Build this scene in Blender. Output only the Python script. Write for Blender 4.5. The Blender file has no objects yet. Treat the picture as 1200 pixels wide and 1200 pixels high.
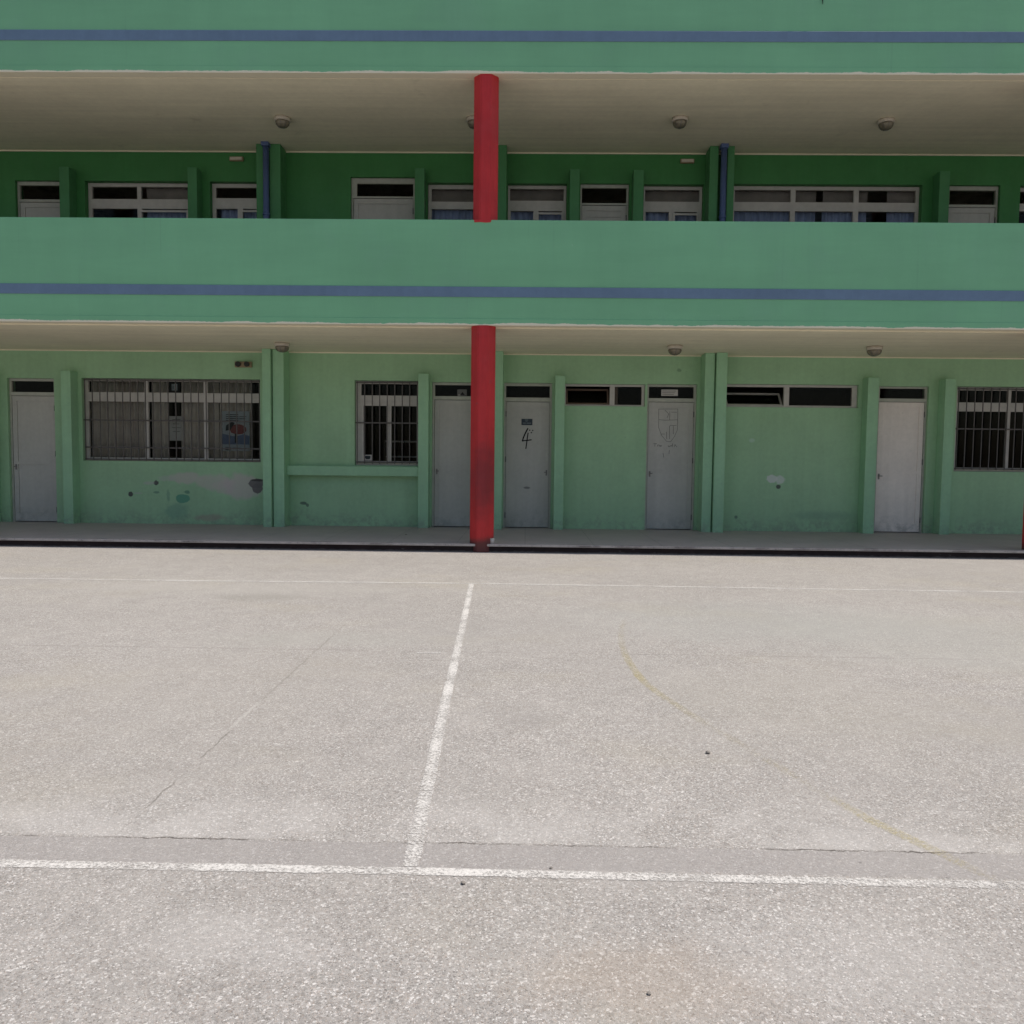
import bpy, bmesh, math, random
from mathutils import Vector, Matrix
random.seed(7)
S = bpy.context.scene
COL = S.collection

# ------------------------------------------------------------------ layout
YF = 11.90          # plane of the parapets
YW = 14.85          # plane of the corridor walls
WALL_T = 0.24
PLAT = 0.12         # raised walkway
SOF1, SOF2 = 3.29, 6.845
X0, X1 = -20.4, 20.0
DECK = 3.62         # upper corridor floor

# ------------------------------------------------------------------ node helpers
class NT:
    def __init__(s, name):
        s.m = bpy.data.materials.new(name); s.m.use_nodes = True
        s.t = s.m.node_tree; s.n = s.t.nodes; s.n.clear()
        s.out = s.n.new('ShaderNodeOutputMaterial')
        s.b = s.n.new('ShaderNodeBsdfPrincipled')
        s.t.links.new(s.b.outputs[0], s.out.inputs[0])
        tc = s.n.new('ShaderNodeTexCoord'); s.co = tc.outputs['Object']
        sp = s.n.new('ShaderNodeSeparateXYZ'); s.link(s.co, sp.inputs[0])
        s.x, s.y, s.z = sp.outputs
    def link(s, a, b): s.t.links.new(a, b)
    def put(s, v, sock):
        if hasattr(v, 'is_output'): s.link(v, sock)
        else: sock.default_value = v
    def mth(s, op, a, b=0.0, c=0.0):
        n = s.n.new('ShaderNodeMath'); n.operation = op
        for v, k in zip((a, b, c), n.inputs): s.put(v, k)
        return n.outputs[0]
    def vec(s, x, y, z):
        n = s.n.new('ShaderNodeCombineXYZ')
        for v, k in zip((x, y, z), n.inputs): s.put(v, k)
        return n.outputs[0]
    def scaled(s, sx, sy, sz):
        n = s.n.new('ShaderNodeMapping'); s.link(s.co, n.inputs[0]); n.inputs['Scale'].default_value = (sx, sy, sz)
        return n.outputs[0]
    def noise(s, scale, detail=4, rough=.55, co=None, dist=0.0):
        n = s.n.new('ShaderNodeTexNoise'); s.link(co or s.co, n.inputs['Vector'])
        n.inputs['Scale'].default_value = scale; n.inputs['Detail'].default_value = detail
        n.inputs['Roughness'].default_value = rough; n.inputs['Distortion'].default_value = dist
        return n.outputs[0]
    def voro(s, scale, feature='F1', co=None):
        n = s.n.new('ShaderNodeTexVoronoi'); n.feature = feature; s.link(co or s.co, n.inputs['Vector'])
        n.inputs['Scale'].default_value = scale
        return n
    def rng(s, v, a, b, c=0.0, d=1.0, smooth=True):
        n = s.n.new('ShaderNodeMapRange'); n.interpolation_type = 'SMOOTHSTEP' if smooth else 'LINEAR'
        s.put(v, n.inputs[0])
        for k, w in zip((1, 2, 3, 4), (a, b, c, d)): s.put(w, n.inputs[k])
        return n.outputs[0]
    def mix(s, f, a, b, blend='MIX'):
        n = s.n.new('ShaderNodeMix'); n.data_type = 'RGBA'; n.blend_type = blend
        s.put(f, n.inputs[0])
        for v, k in ((a, n.inputs[6]), (b, n.inputs[7])):
            if isinstance(v, (tuple, list)): v = tuple(v[:3]) + (1,)
            s.put(v, k)
        return n.outputs[2]
    def ramp(s, f, stops, const=False):
        n = s.n.new('ShaderNodeValToRGB'); s.put(f, n.inputs[0])
        if const: n.color_ramp.interpolation = 'CONSTANT'
        e = n.color_ramp.elements
        while len(e) < len(stops): e.new(.5)
        for k, (p, c) in zip(e, stops): k.position = p; k.color = tuple(c[:3]) + (1,)
        return n.outputs[0]
    def gain(s, col, lo, hi, f):     # multiply a colour by lo..hi
        g = s.rng(f, .3, .7, lo, hi, False)
        return s.mix(1.0, col, s.vec(g, g, g), 'MULTIPLY')
    def blob(s, a, b, ca, cb, ra, rb, edge=.25, wob=.5, nscale=6.0):   # ragged ellipse, 1 inside
        da = s.mth('DIVIDE', s.mth('SUBTRACT', a, ca), ra); db = s.mth('DIVIDE', s.mth('SUBTRACT', b, cb), rb)
        d = s.mth('SQRT', s.mth('ADD', s.mth('MULTIPLY', da, da), s.mth('MULTIPLY', db, db)))
        d = s.mth('ADD', d, s.mth('MULTIPLY', s.mth('SUBTRACT', s.noise(nscale, 4), .5), wob))
        return s.rng(d, 1.0 - edge, 1.0 + edge, 1.0, 0.0)
    def bump(s, h, strength=.3, dist=.01):
        n = s.n.new('ShaderNodeBump'); n.inputs['Strength'].default_value = strength; n.inputs['Distance'].default_value = dist
        s.link(h, n.inputs['Height']); s.link(n.outputs[0], s.b.inputs['Normal'])
    def done(s, col, rough=.6, spec=.3, metal=0.0):
        if isinstance(col, (tuple, list)): col = tuple(col[:3]) + (1,)
        s.put(col, s.b.inputs['Base Color']); s.put(rough, s.b.inputs['Roughness'])
        s.b.inputs['Specular IOR Level'].default_value = spec; s.b.inputs['Metallic'].default_value = metal
        return s.m

def plain(name, col, rough=.55, spec=.3, var=.10, scale=9.0, metal=0.0):
    t = NT(name)
    c = t.gain(col, 1 - var, 1 + var, t.noise(scale, 5, .6))
    t.bump(t.noise(scale * 12, 2), .08, .002)
    return t.done(c, rough, spec, metal)

MINT = (.203, .475, .268)
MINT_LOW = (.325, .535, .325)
CREAM = (.83, .77, .59)

def paint_wall(name, base, wear=None, streak=.08, grime=True, base_z=PLAT):
    t = NT(name)
    c = t.gain(base, .93, 1.07, t.noise(1.3, 6, .6))
    c = t.gain(c, .96, 1.04, t.noise(14, 4, .6))
    st = t.noise(1.0, 5, .6, t.scaled(9, 9, .35))
    c = t.gain(c, 1 - streak, 1 + streak * .5, st)
    if grime:                                   # scuffs and splash dirt of its own ragged outline
        g = t.mth('MULTIPLY', t.rng(t.mth('ADD', t.z, t.mth('MULTIPLY', t.noise(3.0, 5), .5)), base_z + .22, base_z + .62, 1, 0),
                  t.rng(t.noise(9, 5, .7), .38, .66))
        c = t.mix(t.mth('MULTIPLY', g, .5), c, (.20, .21, .19))
        sc = t.rng(t.noise(22, 4, .7, t.scaled(.5, 1, 1.6)), .66, .72)
        c = t.mix(t.mth('MULTIPLY', sc, .25), c, (.16, .22, .19))
    if wear:
        for (cx, cz, rx, rz, col, amt, edge, wob, ns) in wear:
            c = t.mix(t.mth('MULTIPLY', t.blob(t.x, t.z, cx, cz, rx, rz, edge, wob, ns), amt), c, col)
    t.bump(t.noise(55, 4, .6), .18, .004)
    return t.done(c, t.rng(t.noise(5, 3), .3, .7, .48, .66), .35)

PLASTER = (.52, .46, .45); HOLE = (.07, .07, .07)
M = {}
M['wall_lower'] = paint_wall('mint wall paint', MINT_LOW, [
    (-6.28, .97, .30, .10, PLASTER, .62, .25, 1.3, 7), (-5.75, .90, .36, .14, PLASTER, .58, .25, 1.3, 6),
    (-5.22, .82, .34, .22, PLASTER, .72, .22, 1.0, 6), (-5.55, .80, .20, .12, PLASTER, .5, .3, 1.5, 9),
    (-6.62, .96, .16, .05, (.42, .46, .42), .5, .3, 1.3, 10),
    (-4.96, .885, .145, .085, (.13, .12, .125), .95, .06, .45, 14), (-4.94, .80, .095, .10, (.13, .12, .125), .95, .06, .45, 14), (-4.93, .945, .12, .022, (.045, .045, .045), .9, .1, .5, 14),
    (-6.33, .59, .13, .085, (.10, .31, .21), .9, .06, .55, 9), (-6.25, .71, .05, .035, (.10, .24, .17), .8, .2, 1.6, 22),
    (-6.82, .875, .048, .045, HOLE, .95, .12, 1.0, 26), (-7.30, .66, .045, .045, HOLE, .95, .12, 1.0, 26),
    (-6.95, .87, .10, .03, (.44, .46, .43), .6, .3, 1.2, 14), (-7.16, .68, .08, .014, (.45, .47, .44), .6, .3, .8, 20), (-6.82, .70, .05, .02, (.10, .2, .16), .6, .3, 1.6, 22),
    (-6.60, .64, .03, .10, (.12, .25, .19), .5, .4, 1.5, 12),
    (-6.45, .35, .20, .14, (.14, .30, .23), .45, .35, 1.4, 8), (-5.85, .24, .26, .06, (.36, .25, .23), .5, .4, 1.4, 8),
    (-4.08, .53, .06, .03, (.07, .10, .09), .8, .3, 1.2, 18), (-4.02, .50, .03, .03, (.07, .10, .09), .7, .3, 1.2, 18),
    (4.48, 1.08, .10, .07, (.60, .66, .62), .85, .12, 1.1, 14), (4.63, 1.06, .085, .075, (.60, .66, .62), .75, .15, 1.2, 14),
    (4.60, .935, .045, .04, HOLE, .9, .2, .6, 16), (4.10, 1.77, .05, .035, (.45, .62, .52), .7, .4, .9, 14),
    (3.85, .37, .03, .03, (.09, .14, .12), .7, .3, .9, 18), (2.75, 3.02, .04, .03, (.12, .22, .14), .6, .3, .9, 18),
    (5.4, .42, .5, .08, (.14, .25, .2), .35, .6, 1.0, 6)], .045)
M['mint'] = paint_wall('mint pillar paint', (.315, .555, .345), None, .05)
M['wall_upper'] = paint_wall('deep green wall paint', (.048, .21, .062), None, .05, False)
M['green'] = paint_wall('deep green pillar paint lightened as lit', (.068, .235, .092), None, .05, False)  # wall green, lightened for the light that protruding pillars catch

def parapet_mat(name, edge_z):
    t = NT(name)
    c = t.gain(MINT, .95, 1.05, t.noise(.6, 6, .6))
    c = t.gain(c, .955, 1.04, t.noise(1.0, 6, .65, t.scaled(.45, 3, 3.5)))
    c = t.mix(t.mth('MULTIPLY', t.rng(t.noise(.8, 5, .7), .5, .68), .22), c, (.212, .42, .29))
    c = t.gain(c, .965, 1.02, t.noise(1.0, 6, .7, t.scaled(3.1, 7, .45)))
    drip = t.mth('MULTIPLY', t.rng(t.noise(1.0, 5, .7, t.scaled(16, 4, .25)), .60, .74), t.rng(t.noise(.9, 3), .45, .62))
    c = t.mix(t.mth('MULTIPLY', drip, .22), c, (.13, .23, .18))
    dot = t.rng(t.noise(7, 5, .75), .70, .735)
    c = t.mix(t.mth('MULTIPLY', dot, .35), c, (.42, .55, .46))
    # cream of the ceiling overlapping the bottom edge, flaked
    h = t.mth('ADD', t.mth('SUBTRACT', t.z, edge_z), t.mth('MULTIPLY', t.mth('SUBTRACT', t.noise(1.7, 6, .75), .5), .10))
    c = t.mix(t.rng(h, .020, .027, 1, 0), c, (.78, .73, .57))
    t.bump(t.noise(30, 4, .6), .15, .004)
    return t.done(c, .6, .3)
M['parapet_low'] = parapet_mat('mint parapet paint', SOF1 + .02)
M['parapet_top'] = parapet_mat('mint roof edge paint', SOF2 + .005)

def ceiling_mat():
    t = NT('cream ceiling paint')
    c = t.gain(CREAM, .94, 1.05, t.noise(1.0, 5, .6))
    c = t.gain(c, .93, 1.05, t.noise(1.0, 5, .6, t.scaled(.25, 7, 1)))       # form-board marks along the slab
    c = t.gain(c, .96, 1.03, t.noise(11, 4, .6))
    st = t.rng(t.noise(1.6, 5, .7), .62, .72)
    c = t.mix(t.mth('MULTIPLY', st, .18), c, (.34, .29, .22))
    t.bump(t.noise(1.0, 3, .5, t.scaled(.4, 12, 1)), .2, .006)
    return t.done(c, .75, .2)
M['ceiling'] = ceiling_mat()

def red_mat():
    t = NT('red column paint')
    c = t.gain((.50, .028, .030), .88, 1.12, t.noise(1.6, 6, .65))
    c = t.gain(c, .90, 1.07, t.noise(1.0, 5, .7, t.scaled(22, 22, 2.2)))
    c = t.mix(t.mth('MULTIPLY', t.rng(t.noise(9, 5, .75), .64, .68), .4), c, (.30, .06, .06))
    c = t.mix(t.mth('MULTIPLY', t.rng(t.noise(1.4, 4, .7), .5, .66), .3), c, (.50, .05, .055))
    d = t.blob(t.x, t.z, -.60, 1.08, .22, .46, .75, 1.1, 7)                     # greasy scuffed patch at hand height
    c = t.mix(t.mth('MULTIPLY', d, .60), c, (.085, .022, .026))
    d2 = t.rng(t.mth('ADD', t.z, t.mth('MULTIPLY', t.noise(5, 4), .16)), .20, .34, 1, 0)
    c = t.mix(t.mth('MULTIPLY', d2, .85), c, (.06, .035, .032))
    t.bump(t.noise(40, 4), .15, .004)
    return t.done(c, .5, .35)
M['red'] = red_mat()
M['blue_band'] = paint_wall('blue stripe paint', (.145, .222, .325), None, .06, False)
M['blue_pipe'] = plain('blue pipe paint', (.085, .13, .27), .45, .4)
M['frame'] = plain('grey white aluminium frame', (.50, .48, .445), .45, .4, .08)
M['frame_brown'] = plain('brown window sash', (.17, .115, .09), .5, .35)
M['door_paint'] = paint_wall('grey white door paint', (.47, .465, .43), [
    (.02, .86, .06, .02, (.10, .10, .11), .7, .4, 1.2, 14)], .06, True)
M['door_pale_lit'] = paint_wall('pale door paint with brighter light', (.82, .745, .69), None, .07, True)  # pale paint whitened further to stand for brighter light at this end
M['door_frame'] = plain('weathered door frame', (.43, .44, .385), .5, .35)
M['grille'] = plain('dark iron grille', (.105, .095, .09), .5, .4, .15, 20)
M['curtain'] = plain('grey brown curtain cloth', (.58, .51, .46), .9, .1, .12, 5)
M['curtain_blue'] = plain('blue grey curtain cloth', (.46, .52, .80), .9, .1, .15, 4)
M['curtain_dim'] = plain('dim roller blind', (.36, .31, .30), .9, .1, .15, 4)
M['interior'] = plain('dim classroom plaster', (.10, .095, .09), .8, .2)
M['white_metal'] = plain('cream enamel', (.55, .50, .42), .4, .4)
M['lamp_glass'] = plain('dusty lamp glass', (.21, .19, .14), .25, .5, .2, 30)
M['black'] = plain('black paint', (.008, .008, .009), .45, .3)
M['dark_plastic'] = plain('dark plastic', (.02, .022, .02), .4, .4)
M['paper'] = plain('white paper', (.52, .50, .48), .8, .2, .06)
M['poster'] = plain('poster paper', (.40, .44, .47), .6, .3, .06)
M['poster_blue'] = plain('poster blue', (.13, .17, .27), .6, .3)
M['poster_red'] = plain('poster red', (.24, .075, .075), .6, .3, .25, 25)
M['poster_dark'] = plain('poster dark', (.03, .04, .045), .6, .3)
M['ink'] = plain('grey ink', (.16, .16, .16), .8, .1)
M['pencil'] = plain('faded marker', (.20, .205, .195), .8, .1)
M['sign_blue'] = plain('dark blue sign plate', (.022, .036, .05), .4, .4)
M['sign_text'] = plain('pale sign lettering', (.15, .19, .20), .6, .2)
M['steel'] = plain('dull steel', (.16, .155, .15), .35, .5, .1, 9, .6)
M['beige_box'] = plain('beige plastic', (.33, .25, .16), .5, .3)
M['stone'] = plain('dark pebble', (.27, .245, .22), .9, .2, .25, 60)
M['timber'] = plain('school desk board', (.16, .14, .12), .6, .2)

def glass_mat():
    m = bpy.data.materials.new('window glass'); m.use_nodes = True
    t = m.node_tree; n = t.nodes; n.clear()
    o = n.new('ShaderNodeOutputMaterial'); mx = n.new('ShaderNodeMixShader')
    tr = n.new('ShaderNodeBsdfTransparent'); tr.inputs[0].default_value = (.84, .86, .85, 1)
    gl = n.new('ShaderNodeBsdfGlossy'); gl.inputs[0].default_value = (.62, .56, .50, 1); gl.inputs['Roughness'].default_value = .05
    fr = n.new('ShaderNodeFresnel'); fr.inputs[0].default_value = 1.22
    ns = n.new('ShaderNodeTexNoise'); ns.inputs['Scale'].default_value = 1.6
    bp = n.new('ShaderNodeBump'); bp.inputs['Strength'].default_value = .05; bp.inputs['Distance'].default_value = .01
    t.links.new(ns.outputs[0], bp.inputs['Height']); t.links.new(bp.outputs[0], gl.inputs['Normal'])
    t.links.new(fr.outputs[0], mx.inputs[0]); t.links.new(tr.outputs[0], mx.inputs[1]); t.links.new(gl.outputs[0], mx.inputs[2])
    t.links.new(mx.outputs[0], o.inputs[0])
    return m
M['glass'] = glass_mat()

def walkway_mat():
    t = NT('walkway terrazzo')
    c = t.gain((.44, .39, .365), .88, 1.1, t.noise(2.0, 6, .65))
    sp = t.voro(170).outputs['Color']
    c = t.mix(.18, c, t.ramp(sp, [(0, (.08, .08, .08)), (.5, (.45, .43, .41)), (1, (.65, .62, .6))]))
    st = t.rng(t.noise(3.5, 5, .7), .58, .7)
    c = t.mix(t.mth('MULTIPLY', st, .4), c, (.30, .28, .26))
    j = t.mth('ABSOLUTE', t.mth('SUBTRACT', t.mth('FRACT', t.mth('DIVIDE', t.x, 1.02)), .5))
    c = t.mix(t.mth('MULTIPLY', t.rng(j, .494, .498), .5), c, (.08, .08, .075))
    return t.done(c, .55, .35)
M['walkway'] = walkway_mat()
def nosing_mat():
    t = NT('worn concrete edge')
    c = t.gain((.50, .455, .42), .85, 1.1, t.noise(5, 6, .65))
    c = t.mix(t.mth('MULTIPLY', t.rng(t.noise(1.6, 6, .75), .46, .62), .75), c, (.17, .15, .14))
    c = t.mix(t.mth('MULTIPLY', t.rng(t.noise(26, 3, .7), .60, .68), .6), c, (.10, .085, .08))
    t.bump(t.noise(40, 4, .7), .4, .006)
    return t.done(c, .8, .2)
M['nosing'] = nosing_mat()
def riser_mat():  # near-black brown with paler flecks and a paler foot
    t = NT('dark brown riser')
    c = t.gain((.021, .012, .012), .6, 1.5, t.noise(3, 6, .7))
    c = t.mix(t.rng(t.noise(17, 4, .75, t.scaled(.6, 1, 1.4)), .66, .70), c, (.15, .125, .115))
    c = t.mix(t.mth('MULTIPLY', t.rng(t.mth('ADD', t.z, t.mth('MULTIPLY', t.noise(11, 4, .7), .05)), .035, .05, 1, 0), .6), c, (.16, .14, .125))
    return t.done(c, .7, .25)
M['riser'] = riser_mat()

def ground_mat():
    t = NT('sunlit worn concrete')
    co = t.co
    x, y = t.x, t.y
    wob = t.n.new('ShaderNodeVectorMath'); wob.operation = 'ADD'
    nv = t.n.new('ShaderNodeTexNoise'); t.link(t.co, nv.inputs['Vector']); nv.inputs['Scale'].default_value = 120
    sc = t.n.new('ShaderNodeVectorMath'); sc.operation = 'SCALE'; t.link(nv.outputs['Color'], sc.inputs[0]); sc.inputs['Scale'].default_value = .006
    t.link(t.co, wob.inputs[0]); t.link(sc.outputs[0], wob.inputs[1])
    def rgb(v):
        n = t.n.new('ShaderNodeSeparateColor'); t.link(v.outputs['Color'], n.inputs[0]); return n.outputs
    v = t.voro(250, co=wob.outputs[0]); r1, g1, b1 = rgb(v)          # fine grains
    v2 = t.voro(135, co=wob.outputs[0]); r2, g2, b2 = rgb(v2)         # larger chips, sparse
    c = t.ramp(r1, [(0, (.19, .178, .166)), (.06, (.29, .272, .255)), (.22, (.35, .332, .312)), (.58, (.385, .364, .342)), (.84, (.44, .42, .398)), (.93, (.66, .64, .615))], True)
    big_c = t.ramp(r2, [(0, (.25, .235, .22)), (.4, (.37, .35, .33)), (.7, (.48, .46, .44)), (.86, (.68, .66, .635))], True)
    c = t.mix(t.mth('MULTIPLY', t.rng(g2, .70, .74), .75), c, big_c)
    c = t.mix(t.mth('MULTIPLY', t.rng(g1, .72, .95), .28), c, (.43, .33, .26))
    c = t.mix(t.mth('MULTIPLY', t.rng(b1, .80, .97), .20), c, (.33, .35, .34))
    c = t.gain(c, .84, 1.16, t.noise(300, 2, .6))
    c = t.gain(c, .90, 1.10, t.noise(30, 4, .7))
    c = t.mix(t.mth('MULTIPLY', t.rng(t.noise(46, 3, .7), .60, .70), .28), c, (.55, .53, .505))
    c = t.mix(t.mth('MULTIPLY', t.rng(t.noise(52, 3, .7, t.scaled(1, 1, 2.3)), .30, .38, 1, 0), .30), c, (.23, .215, .20))
    # binder worn to different degrees
    binder = t.rng(t.noise(1.1, 6, .68), .42, .66)
    c = t.mix(t.mth('MULTIPLY', binder, .34), c, (.378, .357, .335))
    big = t.noise(.42, 6, .62)
    c = t.gain(c, .93, 1.06, big)
    c = t.gain(c, .92, 1.06, t.noise(4.5, 5, .7))
    c = t.mix(t.mth('MULTIPLY', t.rng(t.noise(.55, 4, .6, t.scaled(1, 1.4, 1)), .50, .70), .20), c, (.40, .36, .27))
    # repaired smooth strip between joint and line, pale band beyond it
    strip = t.mth('MULTIPLY', t.rng(y, 2.60, 2.62), t.rng(y, 2.775, 2.785, 1, 0))
    c = t.mix(t.mth('MULTIPLY', strip, .55), c, (.325, .305, .295))
    pale = t.mth('MULTIPLY', t.mth('MULTIPLY', t.rng(y, 2.79, 2.80), t.rng(y, 2.86, 3.3, 1, 0)), t.rng(t.noise(2.2, 4), .38, .62))
    c = t.mix(t.mth('MULTIPLY', pale, .30), c, (.56, .54, .52))
    # stains
    for (cx, cy, rx, ry, col, a, ns) in [(-2.55, 7.8, .40, .22, (.26, .25, .22), .35, 3), (1.9, 7.0, 1.3, .8, (.36, .365, .345), .32, 1.5), (-1.9, 4.6, .9, 1.1, (.40, .375, .34), .25, 1.3), (1.6, 4.6, .7, .8, (.40, .375, .32), .22, 1.6), (-.3, 6.4, 1.1, .5, (.345, .33, .31), .25, 1.8), (2.9, 3.9, .8, .7, (.35, .335, .32), .25, 2.0),
                                     (.02, 4.15, .16, .12, (.27, .255, .24), .35, 5), (-.85, 2.2, .20, .13, (.58, .56, .54), .22, 22), (-.62, 2.12, .12, .08, (.56, .54, .52), .18, 25), (.35, 2.05, .3, .15, (.38, .31, .25), .3, 6),
                                     (3.5, 6.3, 1.5, .9, (.37, .37, .34), .35, 1.2), (.9, 2.15, .34, .2, (.54, .52, .50), .2, 20), (-.35, 1.75, .3, .1, (.33, .31, .30), .25, 12),
                                     (-1.55, 6.0, .8, .25, (.37, .36, .33), .4, 2), (-2.9, 8.3, 1.6, .35, (.42, .40, .37), .4, 1.4)]:
        c = t.mix(t.mth('MULTIPLY', t.blob(x, y, cx, cy, rx, ry, .6, 1.5, ns), a), c, col)
    spots = t.rng(t.voro(2.3).outputs['Distance'], .012, .03, 1, 0)
    c = t.mix(t.mth('MULTIPLY', spots, t.rng(t.noise(1.7, 3), .5, .6)), c, (.14, .13, .12))
    # joints and cracks
    def crack(c, coord, at, wob, ns, w, gate_lo, gate_hi, col, amt, lim=None):
        d = t.mth('ADD', t.mth('SUBTRACT', coord, at), t.mth('MULTIPLY', t.mth('SUBTRACT', t.noise(ns, 5, .7), .5), wob))
        k = t.rng(t.mth('ABSOLUTE', d), w * .5, w, 1, 0)
        k = t.mth('MULTIPLY', k, t.rng(t.noise(2.6, 4, .7), gate_lo, gate_hi))
        if lim: k = t.mth('MULTIPLY', k, t.mth('MULTIPLY', t.rng(lim[0], lim[1], lim[1] + .15), t.rng(lim[0], lim[2] - .15, lim[2], 1, 0)))
        return t.mix(t.mth('MULTIPLY', k, amt), c, col)
    c = crack(c, y, 2.785, .045, 16, .0052, .40, .60, (.10, .09, .08), .9)
    c = crack(c, x, -1.45, .05, 9, .006, .34, .55, (.17, .158, .14), .65, (y, 2.75, 4.0))
    c = crack(c, x, -1.465, .05, 9, .010, .30, .5, (.25, .235, .21), .5, (y, 4.3, 6.6))
    c = crack(c, x, -1.465, .04, 9, .011, .30, .5, (.50, .48, .45), .5, (y, 3.9, 4.5))
    c = crack(c, y, 5.66, .03, 7, .012, .36, .58, (.25, .235, .22), .55)
    c = crack(c, y, 8.1, .05, 7, .012, .5, .62, (.27, .25, .23), .45)
    h = t.mth('ADD', t.mth('MULTIPLY', v.outputs['Distance'], -14.0), t.mth('MULTIPLY', t.noise(75, 4, .7), 1.6))
    t.bump(h, .26, .003)
    return t.done(c, .85, .2)
M['ground'] = ground_mat()

def marking_mat(name, col, lo, hi, scale=75, top=1.0):
    t = NT(name)
    c = t.gain(col, .84, 1.12, t.noise(60, 4, .7))
    at = t.n.new('ShaderNodeAttribute'); at.attribute_name = 'paint_left'
    a = t.mth('ADD', t.noise(scale, 5, .75), t.mth('MULTIPLY', t.mth('SUBTRACT', t.noise(2.6, 5, .65), .5), .60))
    a = t.mth('ADD', a, t.mth('MULTIPLY', t.mth('SUBTRACT', t.noise(210, 3, .7), .5), .5))
    a = t.mth('ADD', a, t.mth('MULTIPLY', t.mth('SUBTRACT', at.outputs['Fac'], 1.0), .55))
    a = t.mth('MULTIPLY', t.rng(a, lo, hi), top)
    t.put(a, t.b.inputs['Alpha'])
    return t.done(c, .85, .15)
M['line_white'] = marking_mat('worn white line paint', (.64, .62, .59), .29, .62)
M['line_faint'] = marking_mat('nearly gone white line paint', (.64, .625, .60), .28, .62, top=.85)
M['line_yellow'] = marking_mat('faded yellow line paint', (.52, .45, .22), .28, .76, top=.52)

# ------------------------------------------------------------------ mesh helpers
def box(bm, x0, x1, y0, y1, z0, z1, bev=0.0, mi=0):
    vs = [bm.verts.new((x, y, z)) for x in (x0, x1) for y in (y0, y1) for z in (z0, z1)]
    idx = [(0, 1, 3, 2), (4, 6, 7, 5), (0, 4, 5, 1), (2, 3, 7, 6), (0, 2, 6, 4), (1, 5, 7, 3)]
    fs = [bm.faces.new([vs[i] for i in f]) for f in idx]
    for f in fs: f.material_index = mi
    if bev:
        es = list({e for f in fs for e in f.edges})
        bmesh.ops.bevel(bm, geom=es, offset=bev, segments=2, affect='EDGES', profile=.5)
    return fs
def grid(bm, x0, x1, z0, z1, holes, y0, y1):
    """a slab in the XZ plane from y0 (front) to y1 with rectangular holes"""
    xs = sorted({x0, x1, *[h[0] for h in holes], *[h[1] for h in holes]}); xs = [v for v in xs if x0 <= v <= x1]
    zs = sorted({z0, z1, *[h[2] for h in holes], *[h[3] for h in holes]}); zs = [v for v in zs if z0 <= v <= z1]
    V = {}
    def v(i, j, k):
        if (i, j, k) not in V: V[i, j, k] = bm.verts.new((xs[i], (y0, y1)[k], zs[j]))
        return V[i, j, k]
    nx, nz = len(xs) - 1, len(zs) - 1
    def solid(i, j):
        if not (0 <= i < nx and 0 <= j < nz): return False
        cx, cz = (xs[i] + xs[i + 1]) / 2, (zs[j] + zs[j + 1]) / 2
        return not any(h[0] < cx < h[1] and h[2] < cz < h[3] for h in holes)
    for i in range(nx):
        for j in range(nz):
            if not solid(i, j): continue
            bm.faces.new((v(i, j, 0), v(i + 1, j, 0), v(i + 1, j + 1, 0), v(i, j + 1, 0)))
            bm.faces.new((v(i, j, 1), v(i, j + 1, 1), v(i + 1, j + 1, 1), v(i + 1, j, 1)))
            if not solid(i - 1, j): bm.faces.new((v(i, j, 0), v(i, j + 1, 0), v(i, j + 1, 1), v(i, j, 1)))
            if not solid(i + 1, j): bm.faces.new((v(i + 1, j, 0), v(i + 1, j, 1), v(i + 1, j + 1, 1), v(i + 1, j + 1, 0)))
            if not solid(i, j - 1): bm.faces.new((v(i, j, 0), v(i, j, 1), v(i + 1, j, 1), v(i + 1, j, 0)))
            if not solid(i, j + 1): bm.faces.new((v(i, j + 1, 0), v(i + 1, j + 1, 0), v(i + 1, j + 1, 1), v(i, j + 1, 1)))
def lathe(bm, prof, cx, cy, cz, n=24, mi=0):
    rings = []
    for r, z in prof:
        rings.append([bm.verts.new((cx + r * math.cos(2 * math.pi * k / n), cy + r * math.sin(2 * math.pi * k / n), cz + z)) for k in range(n)])
    for a, b in zip(rings, rings[1:]):
        for k in range(n):
            f = bm.faces.new((a[k], a[(k + 1) % n], b[(k + 1) % n], b[k])); f.smooth = True; f.material_index = mi
    for ring in (rings[0], rings[-1]):
        f = bm.faces.new(ring); f.material_index = mi
def prism(bm, pts, y0, y1):
    a = [bm.verts.new((x, y0, z)) for x, z in pts]; b = [bm.verts.new((x, y1, z)) for x, z in pts]
    n = len(pts)
    bm.faces.new(a); bm.faces.new(b[::-1])
    for k in range(n): bm.faces.new((a[k], b[k], b[(k + 1) % n], a[(k + 1) % n]))
def stroke(bm, pts, w, y, th=.002):
    """a hand-drawn stroke on an upright face at depth y"""
    for (xa, za), (xb, zb) in zip(pts, pts[1:]):
        d = Vector((xb - xa, zb - za)); L = d.length or 1; d /= L; p = Vector((-d.y, d.x)) * w / 2
        e = d * w * .25
        prism(bm, [(xa - e.x + p.x, za - e.y + p.y), (xb + e.x + p.x, zb + e.y + p.y), (xb + e.x - p.x, zb + e.y - p.y), (xa - e.x - p.x, za - e.y - p.y)], y - th, y)
def obj(name, bm, mats, parent=None, label=None):
    bmesh.ops.recalc_face_normals(bm, faces=bm.faces)
    me = bpy.data.meshes.new(name); bm.to_mesh(me); bm.free()
    for m in (mats if isinstance(mats, (list, tuple)) else [mats]): me.materials.append(M[m])
    o = bpy.data.objects.new(name, me); COL.objects.link(o); o.parent = parent
    if label: o['label'] = label
    return o
def mk(name, mat, parent, fn, label=None):
    bm = bmesh.new(); fn(bm); return obj(name, bm, mat, parent, label)
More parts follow.
